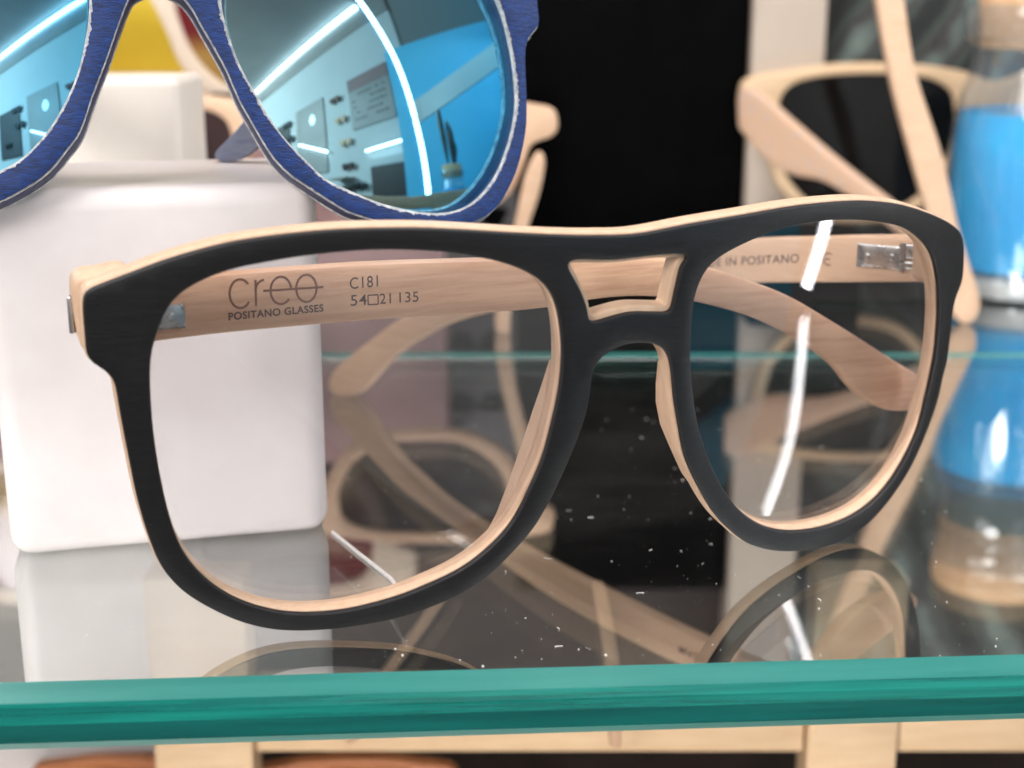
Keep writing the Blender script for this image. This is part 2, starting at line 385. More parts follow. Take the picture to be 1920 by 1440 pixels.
def shelf_glass(name, mirror=0.40, col=(0.06, 0.78, 0.70), dens=7.0):
    m, nt, out = newmat(name)
    g = N(nt, 'ShaderNodeBsdfGlass'); g.inputs['IOR'].default_value = 1.52; g.inputs['Roughness'].default_value = 0.0
    gl = N(nt, 'ShaderNodeBsdfGlossy'); gl.inputs['Roughness'].default_value = 0.0
    mx = N(nt, 'ShaderNodeMixShader'); mx.inputs[0].default_value = mirror
    nt.links.new(g.outputs[0], mx.inputs[1]); nt.links.new(gl.outputs[0], mx.inputs[2])
    n = noise(nt, 14, 6, 0.65, (1, 2.2, 1), (0, 0, 0.5)); r = ramp(nt, n.outputs['Fac'], [(0.48, (0.0,)*3), (0.78, (0.022,)*3)])
    df = N(nt, 'ShaderNodeBsdfDiffuse'); df.inputs[0].default_value = (0.75, 0.73, 0.72, 1)
    fm = N(nt, 'ShaderNodeMixShader'); nt.links.new(r.outputs[0], fm.inputs[0]); nt.links.new(mx.outputs[0], fm.inputs[1]); nt.links.new(df.outputs[0], fm.inputs[2])
    nt.links.new(fm.outputs[0], out.inputs[0])
    v = N(nt, 'ShaderNodeVolumeAbsorption'); v.inputs[0].default_value = (*col, 1); v.inputs[1].default_value = dens
    nt.links.new(v.outputs[0], out.inputs[1]); return m

def toned_edge(name, c0, c1, mix, rough):
    """shelf edge: part clear glass, part teal colour painting the light piped inside"""
    m, nt, out = newmat(name)
    g = N(nt, 'ShaderNodeBsdfGlass'); g.inputs['IOR'].default_value = 1.52; g.inputs['Roughness'].default_value = rough
    n = noise(nt, 1, 6, 0.62, (14, 14, 420)); r = ramp(nt, n.outputs['Fac'], [(0.36, c0), (0.66, c1)])
    p = N(nt, 'ShaderNodeBsdfPrincipled'); p.inputs['Roughness'].default_value = 0.22; nt.links.new(r.outputs[0], p.inputs['Base Color'])
    mx = N(nt, 'ShaderNodeMixShader'); mx.inputs[0].default_value = mix
    nt.links.new(g.outputs[0], mx.inputs[1]); nt.links.new(p.outputs[0], mx.inputs[2]); nt.links.new(mx.outputs[0], out.inputs[0])
    v = N(nt, 'ShaderNodeVolumeAbsorption'); v.inputs[0].default_value = (0.06, 0.80, 0.68, 1); v.inputs[1].default_value = 12.0
    nt.links.new(v.outputs[0], out.inputs[1]); return m

def emit(name, col, s):
    m, nt, out = newmat(name)
    e = N(nt, 'ShaderNodeEmission'); e.inputs[0].default_value = (*col, 1); e.inputs[1].default_value = s
    nt.links.new(e.outputs[0], out.inputs[0]); return m

def mirror_lens(name):
    m, nt, out = newmat(name)
    g = N(nt, 'ShaderNodeBsdfGlossy'); g.inputs['Roughness'].default_value = 0.008
    tc = nt.nodes.new('ShaderNodeTexCoord'); sep = nt.nodes.new('ShaderNodeSeparateXYZ'); nt.links.new(tc.outputs['Generated'], sep.inputs[0])
    r = ramp(nt, sep.outputs['X'], [(0.0, (0.46, 0.72, 0.76)), (0.55, (0.36, 0.68, 0.80)), (1.0, (0.14, 0.56, 0.84))])
    nt.links.new(r.outputs[0], g.inputs[0])
    t = N(nt, 'ShaderNodeBsdfTransparent'); t.inputs[0].default_value = (0.35, 0.62, 0.75, 1)
    mx = N(nt, 'ShaderNodeMixShader'); mx.inputs[0].default_value = 0.80
    nt.links.new(t.outputs[0], mx.inputs[1]); nt.links.new(g.outputs[0], mx.inputs[2])
    nt.links.new(mx.outputs[0], out.inputs[0]); return m

def gradient_lens(name, top, bot, z0, z1, mix=0.8, tint=None):
    m, nt, out = newmat(name)
    tc = nt.nodes.new('ShaderNodeTexCoord'); sep = nt.nodes.new('ShaderNodeSeparateXYZ'); nt.links.new(tc.outputs['Generated'], sep.inputs[0])
    r = ramp(nt, sep.outputs['Z'], [(z0, bot), (z1, top)])
    p = N(nt, 'ShaderNodeBsdfPrincipled'); nt.links.new(r.outputs[0], p.inputs['Base Color']); p.inputs['Roughness'].default_value = 0.06
    t = N(nt, 'ShaderNodeBsdfTransparent'); nt.links.new(r.outputs[0], t.inputs[0]) if tint is None else setattr(t.inputs[0], 'default_value', (*tint, 1))
    mx = N(nt, 'ShaderNodeMixShader'); mx.inputs[0].default_value = mix
    nt.links.new(t.outputs[0], mx.inputs[1]); nt.links.new(p.outputs[0], mx.inputs[2]); nt.links.new(mx.outputs[0], out.inputs[0])
    return m

def leaf_print(name):
    m, nt, out = newmat(name)
    tc = nt.nodes.new('ShaderNodeTexCoord')
    mp = nt.nodes.new('ShaderNodeMapping'); mp.inputs['Rotation'].default_value = (0, R(-32), 0)
    nt.links.new(tc.outputs['Object'], mp.inputs[0])
    w = N(nt, 'ShaderNodeTexWave', wave_type='BANDS', bands_direction='X'); w.inputs['Scale'].default_value = 13; w.inputs['Distortion'].default_value = 7; w.inputs['Detail'].default_value = 2; w.inputs['Detail Scale'].default_value = 0.6
    nt.links.new(mp.outputs[0], w.inputs[0])
    n = noise(nt, 55, 3)
    mx = N(nt, 'ShaderNodeMath', operation='MULTIPLY'); nt.links.new(w.outputs[1], mx.inputs[0]); nt.links.new(n.outputs['Fac'], mx.inputs[1])
    r = ramp(nt, mx.outputs[0], [(0.04, (0.012, 0.014, 0.013)), (0.22, (0.06, 0.075, 0.065)), (0.34, (0.030, 0.020, 0.020)), (0.60, (0.17, 0.22, 0.195))])
    p = N(nt, 'ShaderNodeBsdfPrincipled'); p.inputs['Roughness'].default_value = 0.6
    nt.links.new(r.outputs[0], p.inputs['Base Color']); nt.links.new(p.outputs[0], out.inputs[0]); return m

M = {}
GR = (70, 70, 900)
M['maple'] = mottled('pale_maple', (0.59, 0.385, 0.25), (0.68, 0.465, 0.32), 1, 0.50, (90, 90, 900), 0.25, 0.35, 6, lo=0.3, hi=0.72)
M['fleck'] = mottled('speckled_maple', (0.62, 0.41, 0.28), (0.50, 0.46, 0.46), 420, 0.5, bump=0.15, detail=5, lo=0.56, hi=0.66)
M['maple_rim'] = mottled('maple_rim', (0.58, 0.385, 0.255), (0.67, 0.465, 0.325), 1, 0.5, (700, 700, 120), 0.15, 0.35, 5)
M['shaded_maple'] = mottled('shaded_fleck_maple', (0.48, 0.27, 0.165), (0.60, 0.375, 0.245), 1, 0.48, (80, 80, 1000), 0.25, 0.35, 6, lo=0.32, hi=0.6)  # maple made darker: shade behind the lens is put into the colour
M['black'] = mottled('black_stained_wood', (0.002, 0.0019, 0.0023), (0.007, 0.0067, 0.008), 1, 0.45, (300, 300, 2300), 0.35, 0.34, 7, rvar=0.14)
M['black_edge'] = mottled('black_edge', (0.004, 0.003, 0.004), (0.012, 0.009, 0.010), 900, 0.55, bump=0.2)
M['blue_wood'] = mottled('blue_stained_wood', (0.003, 0.012, 0.05), (0.005, 0.036, 0.18), 1, 0.42, (500, 900, 2200), 0.8, 0.30, 7, rot=(0, R(25), 0), lo=0.30, hi=0.72)
M['veneer'] = mottled('pale_veneer', (0.20, 0.22, 0.25), (0.60, 0.60, 0.58), 900, 0.6, bump=0.4)
M['bluegrey'] = mottled('blue_grey_lining', (0.22, 0.25, 0.36), (0.34, 0.37, 0.48), 1, 0.5, (200, 200, 900), 0.1)
M['navy'] = mottled('navy_core', (0.012, 0.015, 0.05), (0.03, 0.035, 0.10), 1, 0.5, (200, 200, 900), 0.2)
M['ceramic'] = mottled('white_block', (0.68, 0.615, 0.60), (0.82, 0.765, 0.75), 30, 0.40, bump=0.35, bscale=110, sss=0.0)
M['ceramic2'] = mottled('white_block_rear', (0.76, 0.69, 0.61), (0.80, 0.74, 0.67), 60, 0.5)
M['metal'] = mottled('hinge_steel', (0.42, 0.41, 0.40), (0.60, 0.58, 0.56), 900, 0.28, metal=1.0, bump=0.1)
M['ink'] = mottled('burnt_brown', (0.13, 0.045, 0.028), (0.21, 0.085, 0.05), 2500, 0.7)
M['ink2'] = mottled('dark_ink', (0.035, 0.012, 0.012), (0.08, 0.030, 0.025), 2500, 0.7)
M['clear'] = clear('clear_lens', (0.90, 0.895, 0.90), 0.048)
M['dark_lens'] = gradient_lens('dark_lens', (0.006, 0.0055, 0.006), (0.012, 0.011, 0.011), 0.0, 1.0, 0.5, (0.30, 0.31, 0.30))
M['smoke'] = gradient_lens('smoke_lens', (0.012, 0.011, 0.012), (0.03, 0.028, 0.028), 0.0, 1.0, 0.45, (0.62, 0.58, 0.58))
M['amber'] = gradient_lens('amber_lens', (0.16, 0.018, 0.022), (0.38, 0.22, 0.06), 0.28, 0.42)
M['shelf'] = shelf_glass('shelf_glass')
M['arris'] = toned_edge('ground_arris', (0.02, 0.25, 0.215), (0.05, 0.33, 0.285), 0.7, 0.3)
M['edge_low'] = toned_edge('lower_edge_dark_tone', (0.0, 0.12, 0.11), (0.003, 0.24, 0.21), 0.65, 0.06)  # darker facet colour stands in for internal reflections in the glass
M['edge'] = toned_edge('edge_glow_tone', (0.0, 0.16, 0.135), (0.01, 0.36, 0.29), 0.75, 0.1)  # teal glow of light inside the glass, painted as streaky colour
M['mirror'] = mirror_lens('blue_mirror')
M['beech'] = mottled('beech', (0.60, 0.41, 0.245), (0.68, 0.49, 0.31), 1, 0.5, (80, 80, 500), 0.2, 0.4, 5)
M['orange_wood'] = mottled('orange_wood', (0.30, 0.10, 0.035), (0.42, 0.16, 0.06), 1, 0.45, (120, 120, 700), 0.2, 0.4, 5)
M['blackpanel'] = mottled('black_panel', (0.0008, 0.0008, 0.001), (0.0018, 0.0018, 0.002), 80, 0.7, spec=0.03)
M['beige'] = mottled('beige_panel', (0.44, 0.36, 0.29), (0.48, 0.40, 0.33), 30, 0.6)
M['leaf'] = leaf_print('leaf_print')
M['mauve'] = mottled('mauve_panel', (0.27, 0.155, 0.15), (0.33, 0.20, 0.19), 40, 0.6)
M['grey'] = mottled('grey_poster', (0.055, 0.05, 0.052), (0.075, 0.068, 0.07), 60, 0.5)
M['yellow'] = mottled('yellow_card', (0.84, 0.62, 0.04), (0.88, 0.67, 0.06), 50, 0.5)
M['cream'] = mottled('cream_box', (0.62, 0.50, 0.38), (0.66, 0.54, 0.43), 50, 0.5)
M['brown'] = mottled('dark_brown_wood', (0.028, 0.018, 0.015), (0.05, 0.033, 0.027), 1, 0.5, (60, 60, 300), 0.2)
M['bglass'] = light_haze('bottle_glass')
M['liquid'] = mottled('blue_liquid', (0.0, 0.38, 0.84), (0.0, 0.52, 0.97), 38, 0.08, coat=0.6, rvar=0.0)
M['cork'] = mottled('cork', (0.66, 0.38, 0.19), (0.80, 0.54, 0.33), 260, 0.8, bump=0.5)
M['baseglass'] = mottled('bottle_base', (0.42, 0.45, 0.45), (0.60, 0.62, 0.62), 120, 0.15, coat=0.6)
M['led'] = emit('led_diode', (1.0, 0.97, 0.95), 150.0)
M['led_diffuser'] = emit('led_diffuser', (0.93, 0.92, 1.0), 20.0)
M['led_soft'] = emit('led_tube', (1.0, 0.98, 0.97), 16.0)
M['alu'] = mottled('aluminium', (0.55, 0.55, 0.56), (0.65, 0.65, 0.66), 300, 0.35, metal=0.6)
M['wall'] = mottled('pale_wall', (0.60, 0.62, 0.62), (0.66, 0.68, 0.68), 3, 0.7)
M['ceil'] = mottled('grey_ceiling', (0.30, 0.30, 0.31), (0.36, 0.36, 0.37), 3, 0.8)
M['board'] = mottled('grey_board', (0.30, 0.27, 0.26), (0.36, 0.33, 0.31), 8, 0.5)
M['skyblue'] = mottled('sky_blue_board', (0.10, 0.50, 0.75), (0.14, 0.56, 0.80), 6, 0.5)
M['dust'] = mottled('dust', (0.60, 0.58, 0.55), (0.85, 0.83, 0.80), 2000, 0.9)
M['steel'] = mottled('tool_steel', (0.10, 0.10, 0.09), (0.20, 0.19, 0.17), 200, 0.35, metal=0.7)
zero = lambda x, z: 0.0

# ------------------------------------------------------------------ setting: surfaces outside the shelf
struct(boxmesh('back_wall', (-420, 575, -260), (420, 585, 420), M['brown'], bev=0))
struct(boxmesh('lower_floor', (-420, 60, -142), (420, 574, -132), M['brown'], bev=0))
struct(boxmesh('room_wall', (-2200, -2910, -900), (520, -2900, 930), M['wall'], bev=0))
struct(boxmesh('room_ceiling', (-2200, -2900, 936), (520, -440, 950), M['ceil'], bev=0))

# ------------------------------------------------------------------ glass shelves
def shelf(name, quad, prof, mats, label):
    """quad: near-left, near-right, far-right, far-left; prof: (inset, z) from the top face to the bottom face round the ground edge"""
    q = [Vector((x, y)) for x, y in quad]; n = 4
    def ring(b, z):
        o = []
        for i in range(n):
            e0 = (q[i]-q[i-1]).normalized(); e1 = (q[(i+1) % n]-q[i]).normalized()
            n0 = Vector((-e0.y, e0.x)); n1 = Vector((-e1.y, e1.x))
            m = (n0+n1)/(1+n0.dot(n1))
            o.append(Vector((q[i].x+m.x*b, q[i].y+m.y*b, z)))
        return o
    rg_ = [ring(b, z) for b, z in prof]; K = len(prof)
    v = [p for r in rg_ for p in r]; f = [(0, 1, 2, 3), tuple(4*(K-1)+k for k in (3, 2, 1, 0))]; fm = [0, 0]
    for k in range(K-1):
        for i in range(n):
            j = (i+1) % n
            f.append((k*4+i, k*4+j, (k+1)*4+j, (k+1)*4+i)); fm.append(1 if k in (0, K-2) else (3 if k == K-3 and K > 5 else 2))
    o = mesh(name, v, f, mats, base=(0, q[0].y, prof[-1][1]), smooth=0, fmat=fm)
    return tag(o, label, 'glass shelf')
ang = (179.9-171.3)/(72.7+69.6)
shelf('glass_shelf', [(-330, 171.3-ang*260), (226, 171.3+ang*296), (226, 361), (-330, 361)],
      [(1.9, -0.02), (0.35, -2.5), (0.0, -3.9), (0.05, -4.3), (0.0, -5.6), (0.45, -8.6), (1.1, -9.8)], [M['shelf'], M['arris'], M['edge'], M['edge_low']],
      'thick clear glass shelf with teal front edge carrying the black eyeglasses')
shelf('glass_shelf', [(-330, 363.0), (330, 363.0), (330, 560), (-330, 560)], [(0.6, -0.02), (0.0, -0.9), (0.0, -9.0), (0.6, -9.9)], [M['shelf'], M['arris'], M['edge'], M['edge_low']],
      'rear glass shelf under the blue bottle, behind the teal seam')

# ------------------------------------------------------------------ white display blocks
a14 = 14.1
def blockmesh(name, corner, w, d, h, yaw, bev, mat, label):
    y = R(yaw); ex = Vector((math.cos(y), math.sin(y), 0)); ey = Vector((-math.sin(y), math.cos(y), 0))
    c = Vector((corner[0], corner[1], 0)) + ex*w/2 + ey*d/2
    bm = bmesh.new(); bmesh.ops.create_cube(bm, size=1)
    bmesh.ops.scale(bm, vec=(w, d, h), verts=bm.verts)
    bmesh.ops.bevel(bm, geom=bm.edges[:], offset=bev, segments=6, affect='EDGES', profile=0.5)
    bmesh.ops.transform(bm, matrix=Matrix.Translation(c+Vector((0, 0, h/2+0.05))) @ Matrix.Rotation(y, 4, 'Z'), verts=bm.verts)
    me = bpy.data.meshes.new(name); bm.to_mesh(me); bm.free()
    o = link(name, me, mat, base=(c.x, c.y, 0.05)); me.shade_smooth()
    return tag(o, label, 'display block', 'white display blocks')
blockmesh('display_block', (-84.0, 216.6), 53.5, 46, 61.6, a14, 3.6, M['ceramic'], 'glossy white rounded block standing behind the left lens of the black eyeglasses')
blockmesh('display_block', (-96, 296), 26, 30, 75.5, 2, 2.0, M['ceramic2'], 'taller creamy white block farther back, below the yellow card')

# ------------------------------------------------------------------ the black and maple eyeglasses
EF = yawframe((14.1, 197.5, 0.12), 22.2, -7.4)
KX = 0.00321
EFn = lambda x, z: KX*x*x
eg = thing('eyeglasses', (14.1, 197.5, 0), 'black fronted maple eyeglasses with clear lenses standing on the glass shelf', 'eyeglasses')
oc = dense(OUTER, 0.8, 2); hl = dense(LENS_L, 0.8, 3, False); hr = dense(LENS_R, 0.8, 3, False); hw = dense(WINDOW, 0.6, 1, False)
plate('front_veneer', EF, [oc, hl, hr, hw], EFn, 0.0, 1.05, [M['black'], M['black_edge']], eg, bevel=0.22, grid=2.2, edge_mat=1)
def grown(c, b): return inset(c, b)
plate('rim', EF, [grown(oc, -0.22), grown(hl, -0.12), grown(hr, -0.12), grown(hw, -0.75)], EFn, 1.06, 4.1, M['maple_rim'], eg, bevel=0.3, grid=2.2)
def clens(x, z): return KX*x*x + 0.75 + 0.0031*(z-31)**2
lens('lens', EF, dense(LENS_L, 0.8, 3), clens, 1.1, M['clear'], eg)
lens('lens', EF, dense(LENS_R, 0.8, 3), clens, 1.1, M['clear'], eg)
# nose pads: carved swellings behind the nose side of each rim
def pad(path, sgn):
    n = len(path); verts = []; faces = []; K = 9
    for i, (xi, xo, z) in enumerate(path):
        t = i/(n-1); h = 5.6*math.sin(math.pi*t)**0.7
        for k in range(K):
            a = math.pi*k/(K-1); u = (1-math.cos(a))/2; d = math.sin(a)**0.8
            x = xi+(xo-xi)*u
            verts.append(wpt(EF, x, EFn(x, z)+3.7+h*d+0.1, z))
        x = (xi+xo)/2
        verts.append(wpt(EF, x, EFn(x, z)+2.9, z))
    W = K+1
    for i in range(n-1):
        for k in range(W):
            faces.append((i*W+k, i*W+(k+1) % W, (i+1)*W+(k+1) % W, (i+1)*W+k))
    faces.append(tuple(range(W))); faces.append(tuple((n-1)*W+k for k in range(W)))
    return mesh('nose_pad', verts, faces, M['maple_rim'], eg, smooth=50)
pad([(-9.9, -5.6, 40.5), (-10.1, -5.6, 37.5), (-10.3, -5.6, 34.5), (-10.9, -6.3, 31.0), (-11.7, -7.4, 27.5), (-12.9, -8.9, 23.5), (-14.2, -10.6, 20.0), (-16.0, -12.4, 16.5), (-18.3, -14.6, 13.0)], -1)
pad([(10.9, 8.2, 40.5), (11.2, 8.6, 37.5), (12.2, 9.2, 33.5), (13.1, 9.9, 30.0), (14.6, 11.2, 26.0), (16.6, 13.2, 22.0), (18.6, 15.2, 18.0), (20.8, 17.4, 15.0), (23.0, 19.6, 12.5)], 1)
# end pieces: the blocks the hinges sit on
for pts in ([(-72.9, 51.2), (-69.5, 52.6), (-66.5, 53.4), (-64.5, 51.0), (-65.2, 45.0), (-66.2, 41.2), (-70.6, 40.9), (-72.6, 42.2)],
            [(73.4, 48.5), (71.0, 51.0), (68.2, 52.0), (67.0, 49.0), (68.0, 44.0), (69.0, 40.6), (72.4, 40.2), (73.9, 42.0)]):
    plate('end_piece', EF, [dense(pts, 0.6, 2)], EFn, 4.12, 9.6, M['maple_rim'], eg, bevel=0.5, grid=2)
boxy = wpt(EF, -72.8, EFn(-72.8, 46)+7.2, 46.0)
boxmesh('rivet', boxy-Vector((0.35, 1.5, 2.6)), boxy+Vector((0.35, 1.5, 2.6)), M['metal'], eg, bev=0.2, yaw=-8)

LF = lineframe(LT_A, LT_B); RF = lineframe(RT_A, RT_B)
bow = lambda s, z: 0.0
lt = plate('temple', LF, [dense(LT, 0.7, 3)], lambda s, z: 2.2*math.sin(min(max(s, 0), 147)/147*math.pi), 0.0, 3.6, M['shaded_maple'], eg, bevel=0.9, grid=3)
LTF = lambda s, z: 2.2*math.sin(min(max(s, 0), 147)/147*math.pi)
# the other temple is seen from the opposite side: its inner face also looks at the camera
RTF = lambda s, z: -2.0*math.sin(min(max(s, 0), 143)/143*math.pi)
rt = plate('temple', RF, [dense(RT, 0.7, 3)], RTF, -3.6, 0.0, M['maple'], eg, bevel=0.9, grid=3)
# hinges
def hingebox(f, F, d, s0, s1, z0, z1, th, par, bev=0.35, slope=0.0):
    c = [(s0, z0), (s1, z0+slope), (s1, z1+slope), (s0, z1)]
    cc = [Vector(p) for p in c]
    n = []
    for i in range(4):
        a = cc[i]; b = cc[(i+1) % 4]
        for k in range(6): n.append(a.lerp(b, k/6))
    if area2(n) < 0: n.reverse()
    return plate('hinge', f, [n], F, min(d, d+th), max(d, d+th), M['metal'], par, bevel=bev, grid=2)
hingebox(RF, RTF, 0.05, 5.2, 13.6, 44.6, 48.9, 0.75, rt, slope=-0.2)
hingebox(RF, RTF, 0.05, 0.9, 4.8, 46.8, 49.5, 0.9, rt)
hingebox(RF, RTF, 0.05, 0.9, 4.8, 44.9, 46.4, 0.9, rt)
hingebox(LF, LTF, -0.7, 2.5, 11.6, 45.6, 49.2, 0.65, lt)
def screw(f, F, s, z, d, par):
    c = [Vector((s+0.62*math.cos(2*math.pi*k/24), z+0.62*math.sin(2*math.pi*k/24))) for k in range(24)]
    o = plate('screw', f, [c], F, d, d+0.35, M['metal'], par, bevel=0.12, grid=1)
    return o
screw(RF, RTF, 7.0, 46.8, 0.8, rt); screw(RF, RTF, 11.6, 46.5, 0.8, rt); screw(LF, LTF, 9.6, 47.4, -1.0, lt)
q0 = wpt(RF, 5.0, 0.55, 44.6); q1 = wpt(RF, 5.0, 0.55, 49.5)
tube('barrel', [q0, q0.lerp(q1, .33)], 0.62, M['metal'], rt); tube('barrel', [q0.lerp(q1, .36), q0.lerp(q1, .66)], 0.66, M['metal'], rt); tube('barrel', [q0.lerp(q1, .69), q1], 0.62, M['metal'], rt)

# burnt and stamped lettering, laid on the inner faces
def stroke(pts, w, f, F, d, mir=1):
    """a flat ribbon of width w along pts (s, z) on the temple face"""
    v = []; fc = []
    P = [Vector(p) for p in pts]
    for i, p in enumerate(P):
        t = (P[min(i+1, len(P)-1)]-P[max(i-1, 0)]).normalized(); q = Vector((-t.y, t.x))*w/2
        for s in (q, -q): v.append((p.x+s.x, p.y+s.y))
    for i in range(len(P)-1): fc.append((2*i, 2*i+1, 2*i+3, 2*i+2))
    return v, fc
def arcpts(cx, cz, rx, rz, a0, a1, n=40):
    return [(cx+rx*math.cos(R(a0+(a1-a0)*k/n)), cz+rz*math.sin(R(a0+(a1-a0)*k/n))) for k in range(n+1)]
def ribbon(name, strokes, w, f, F, d, mat, par):
    V = []; Fc = []
    for k, s in enumerate(strokes):
        v, fc = stroke(s, w, f, F, d); b = len(V)
        V += [wpt(f, x, F(x, z)+d-0.0015*k, z) for x, z in v]; Fc += [tuple(b+i for i in q) for q in fc]
    return mesh(name, V, Fc, mat, par, smooth=0, recalc=False)
rx, rz = 1.55, 2.02
strokes = [arcpts(19.72, 49.72, rx, 2.1, 38, 322),
           [(22.05, 51.55), (21.95, 47.7)], arcpts(23.35, 49.9, 1.35, 1.55, 172, 92, 16),
           arcpts(25.75, 49.68, rx, rz, 0, 318), [(23.1, 49.84), (32.2, 49.64)],
           arcpts(29.6, 49.66, rx, rz, 0, 360)]
ribbon('lettering', strokes, 0.34, LF, LTF, -0.02, M['ink'], lt)

def text(s, size, f, F, d, p0, p1, height, mat, par, flip=False, bold=0.0):
    """lettering set along the line p0 -> p1 (s, z), cap height in mm"""
    cu = bpy.data.curves.new('lettering', 'FONT'); cu.body = s; cu.size = 10.0; cu.offset = bold; cu.space_character = 1.08
    ob = bpy.data.objects.new('tmp', cu); COL.objects.link(ob)
    dg = bpy.context.evaluated_depsgraph_get(); me = bpy.data.meshes.new_from_object(ob.evaluated_get(dg))
    bpy.data.objects.remove(ob); bpy.data.curves.remove(cu)
    xs = [v.co.x for v in me.vertices]; ys = [v.co.y for v in me.vertices]
    x0, x1 = min(xs), max(xs); y0, y1 = min(ys), max(ys)
    a = Vector(p0); b = Vector(p1); u = b-a
    for v in me.vertices:
        t = (v.co.x-x0)/(x1-x0); h = (v.co.y-y0)/(y1-y0)*height
        x = a.x+u.x*t; z = a.y+u.y*t+h
        v.co = wpt(f, x, F(x, z)+d, z)
    o = link('lettering', me, mat, par); return o
text('POSITANO GLASSES', 1, LF, LTF, -0.02, (17.84, 45.95), (32.1, 45.95), 1.15, M['ink2'], lt, bold=0.28)
text('C181', 1, LF, LTF, -0.02, (36.3, 48.95), (40.75, 48.98), 1.75, M['ink2'], lt, bold=0.05)
text('54', 1, LF, LTF, -0.02, (36.35, 46.42), (38.9, 46.36), 1.65, M['ink2'], lt, bold=0.05)
text('21', 1, LF, LTF, -0.02, (40.95, 46.3), (42.75, 46.25), 1.6, M['ink2'], lt, bold=0.05)
text('135', 1, LF, LTF, -0.02, (44.1, 46.22), (47.2, 46.12), 1.6, M['ink2'], lt, bold=0.05)
ribbon('lettering', [[(39.1, 46.36), (40.7, 46.3)], [(40.7, 46.3), (40.7, 47.75)], [(40.7, 47.75), (39.1, 47.8)], [(39.1, 47.8), (39.1, 46.36)]], 0.2, LF, LTF, -0.02, M['ink2'], lt)
text('MADE IN POSITANO', 1, RF, RTF, 0.02, (47.6, 40.45), (25.1, 43.8), 1.65, M['ink2'], rt, bold=0.06)
cs, cz = 21.9, 44.9
ribbon('lettering', [arcpts(21.4, 44.75, -1.0, 1.1, 60, 300, 24), arcpts(19.2, 45.05, -1.0, 1.1, 60, 300, 24), [(19.9, 45.0), (18.9, 45.1)]], 0.24, RF, RTF, 0.02, M['ink2'], rt)

# ------------------------------------------------------------------ the blue mirrored sunglasses hanging on the white block
BF = yawframe(BO, 14, 17)
KB = 0.0012
BFn = lambda x, z: KB*x*x
bs = thing('sunglasses', (BO[0], BO[1]+6, BO[2]), 'blue stained wooden sunglasses with blue mirror lenses resting on the white block', 'sunglasses')
bo = dense(B_OUT, 0.28, 3); bl = dense(B_LL, 0.28, 4, False); br = dense(B_LR, 0.28, 4, False)
rg = random.Random(4)
plate('front_veneer', BF, [jitter(bo, 0.16, rg), jitter(inset(bl, 0.34), 0.6, rg), jitter(inset(br, 0.34), 0.6, rg)], BFn, 0.0, 0.5, M['blue_wood'], bs, bevel=0.08, grid=2.2)
plate('pale_veneer', BF, [jitter(inset(bo, -0.10), 0.12, rg), bl, br], BFn, 0.51, 1.6, M['veneer'], bs, bevel=0.12, grid=2.4)
plate('rim', BF, [inset(bo, -0.15), inset(bl, -0.1), inset(br, -0.1)], BFn, 1.61, 5.4, M['navy'], bs, bevel=0.15, grid=2.4)
plate('back_veneer', BF, [inset(bo, -0.28), inset(bl, -0.2), inset(br, -0.2)], BFn, 5.41, 6.0, M['veneer'], bs, bevel=0.12, grid=2.4)
RB = 95.0
for c, cc in ((dense(B_LR, 0.7, 3), CR), (dense(B_LL, 0.7, 3), CL)):
    lens('lens', BF, c, (lambda cx, cz: lambda x, z: KB*cx*cx + 2*KB*cx*(x-cx) + ((x-cx)**2+(z-cz)**2)/(2*RB) + 0.6)(cc[0], cc[1]), 1.6, M['mirror'], bs, rings=30)
# its temples, folded back over the block
TF1 = lineframe((-3, 253), (-60, 262))
for nm, d0, d1, mt in (('temple', -3.4, -0.7, 'navy'), ('temple_lining', -0.69, 0.0, 'bluegrey')):
    plate(nm, TF1, [dense([(0, 87), (20, 84), (34, 80), (42, 75), (49, 67.5), (53.5, 63.2), (53, 62.0), (49, 62.0), (44.5, 65.0), (38, 71), (30, 75), (18, 77.5), (0, 79)], 0.8, 2)], zero, d0, d1, M[mt], bs, bevel=0.3)
TF2 = lineframe((-113, 212), (-108, 340))
plate('temple', TF2, [dense([(0, 92), (40, 91), (90, 89), (115, 84), (128, 76), (128, 71), (112, 75), (88, 80), (40, 82.5), (0, 83)], 0.8, 2)], zero, -3.4, 0, M['navy'], bs, bevel=0.4)

# ------------------------------------------------------------------ the other sunglasses: one builder
HALF_OUT = [(0, 15), (10, 18), (25, 20), (45, 20), (60, 18), (71, 15.5), (72.5, 12), (72, 6), (66, 2.5), (64, -5), (60, -16), (50, -24), (38, -26), (24, -24), (14, -16), (9, -4), (5, 4)]
HALF_LENS = [(12.5, 4), (15, 12), (25, 15.5), (45, 15.5), (57, 12.5), (60, 4), (57.5, -10), (48, -20), (37, -21.5), (25, -19.5), (17, -12), (13, -2)]
def sunglasses(O, yaw, lean, s, wood, lensm, label, group, name='sunglasses', base=None, slim=1.0):
    sx, sz = s if isinstance(s, tuple) else (s, s)
    f = yawframe(O, yaw, lean); O = Vector(O)
    t = thing(name, base or (O.x, O.y, O.z-26*sz), label, 'sunglasses', group)
    outp = [(x*sx, z*sz) for x, z in HALF_OUT] + [(0, 7*sz)] + [(-x*sx, z*sz) for x, z in reversed(HALF_OUT[1:])]
    ho = dense(outp, 1.0, 2); L = [((36+(x-36)*slim)*sx, (-2+(z+2)*slim)*sz) for x, z in HALF_LENS]; Lm = [(-x, z) for x, z in L]
    F = lambda x, z: 0.0009*x*x
    plate('rim', f, [ho, dense(L, 1, 2, False), dense(Lm, 1, 2, False)], F, 0, 4.2, wood, t, bevel=0.7, grid=4)
    for q in (L, Lm):
        lens('lens', f, dense(q, 1, 2), lambda x, z: F(x, z)+0.9+0.0008*z*z, 1.6, lensm, t, rings=10)
    return t, f
G1 = 'wooden sunglasses behind the shelf'
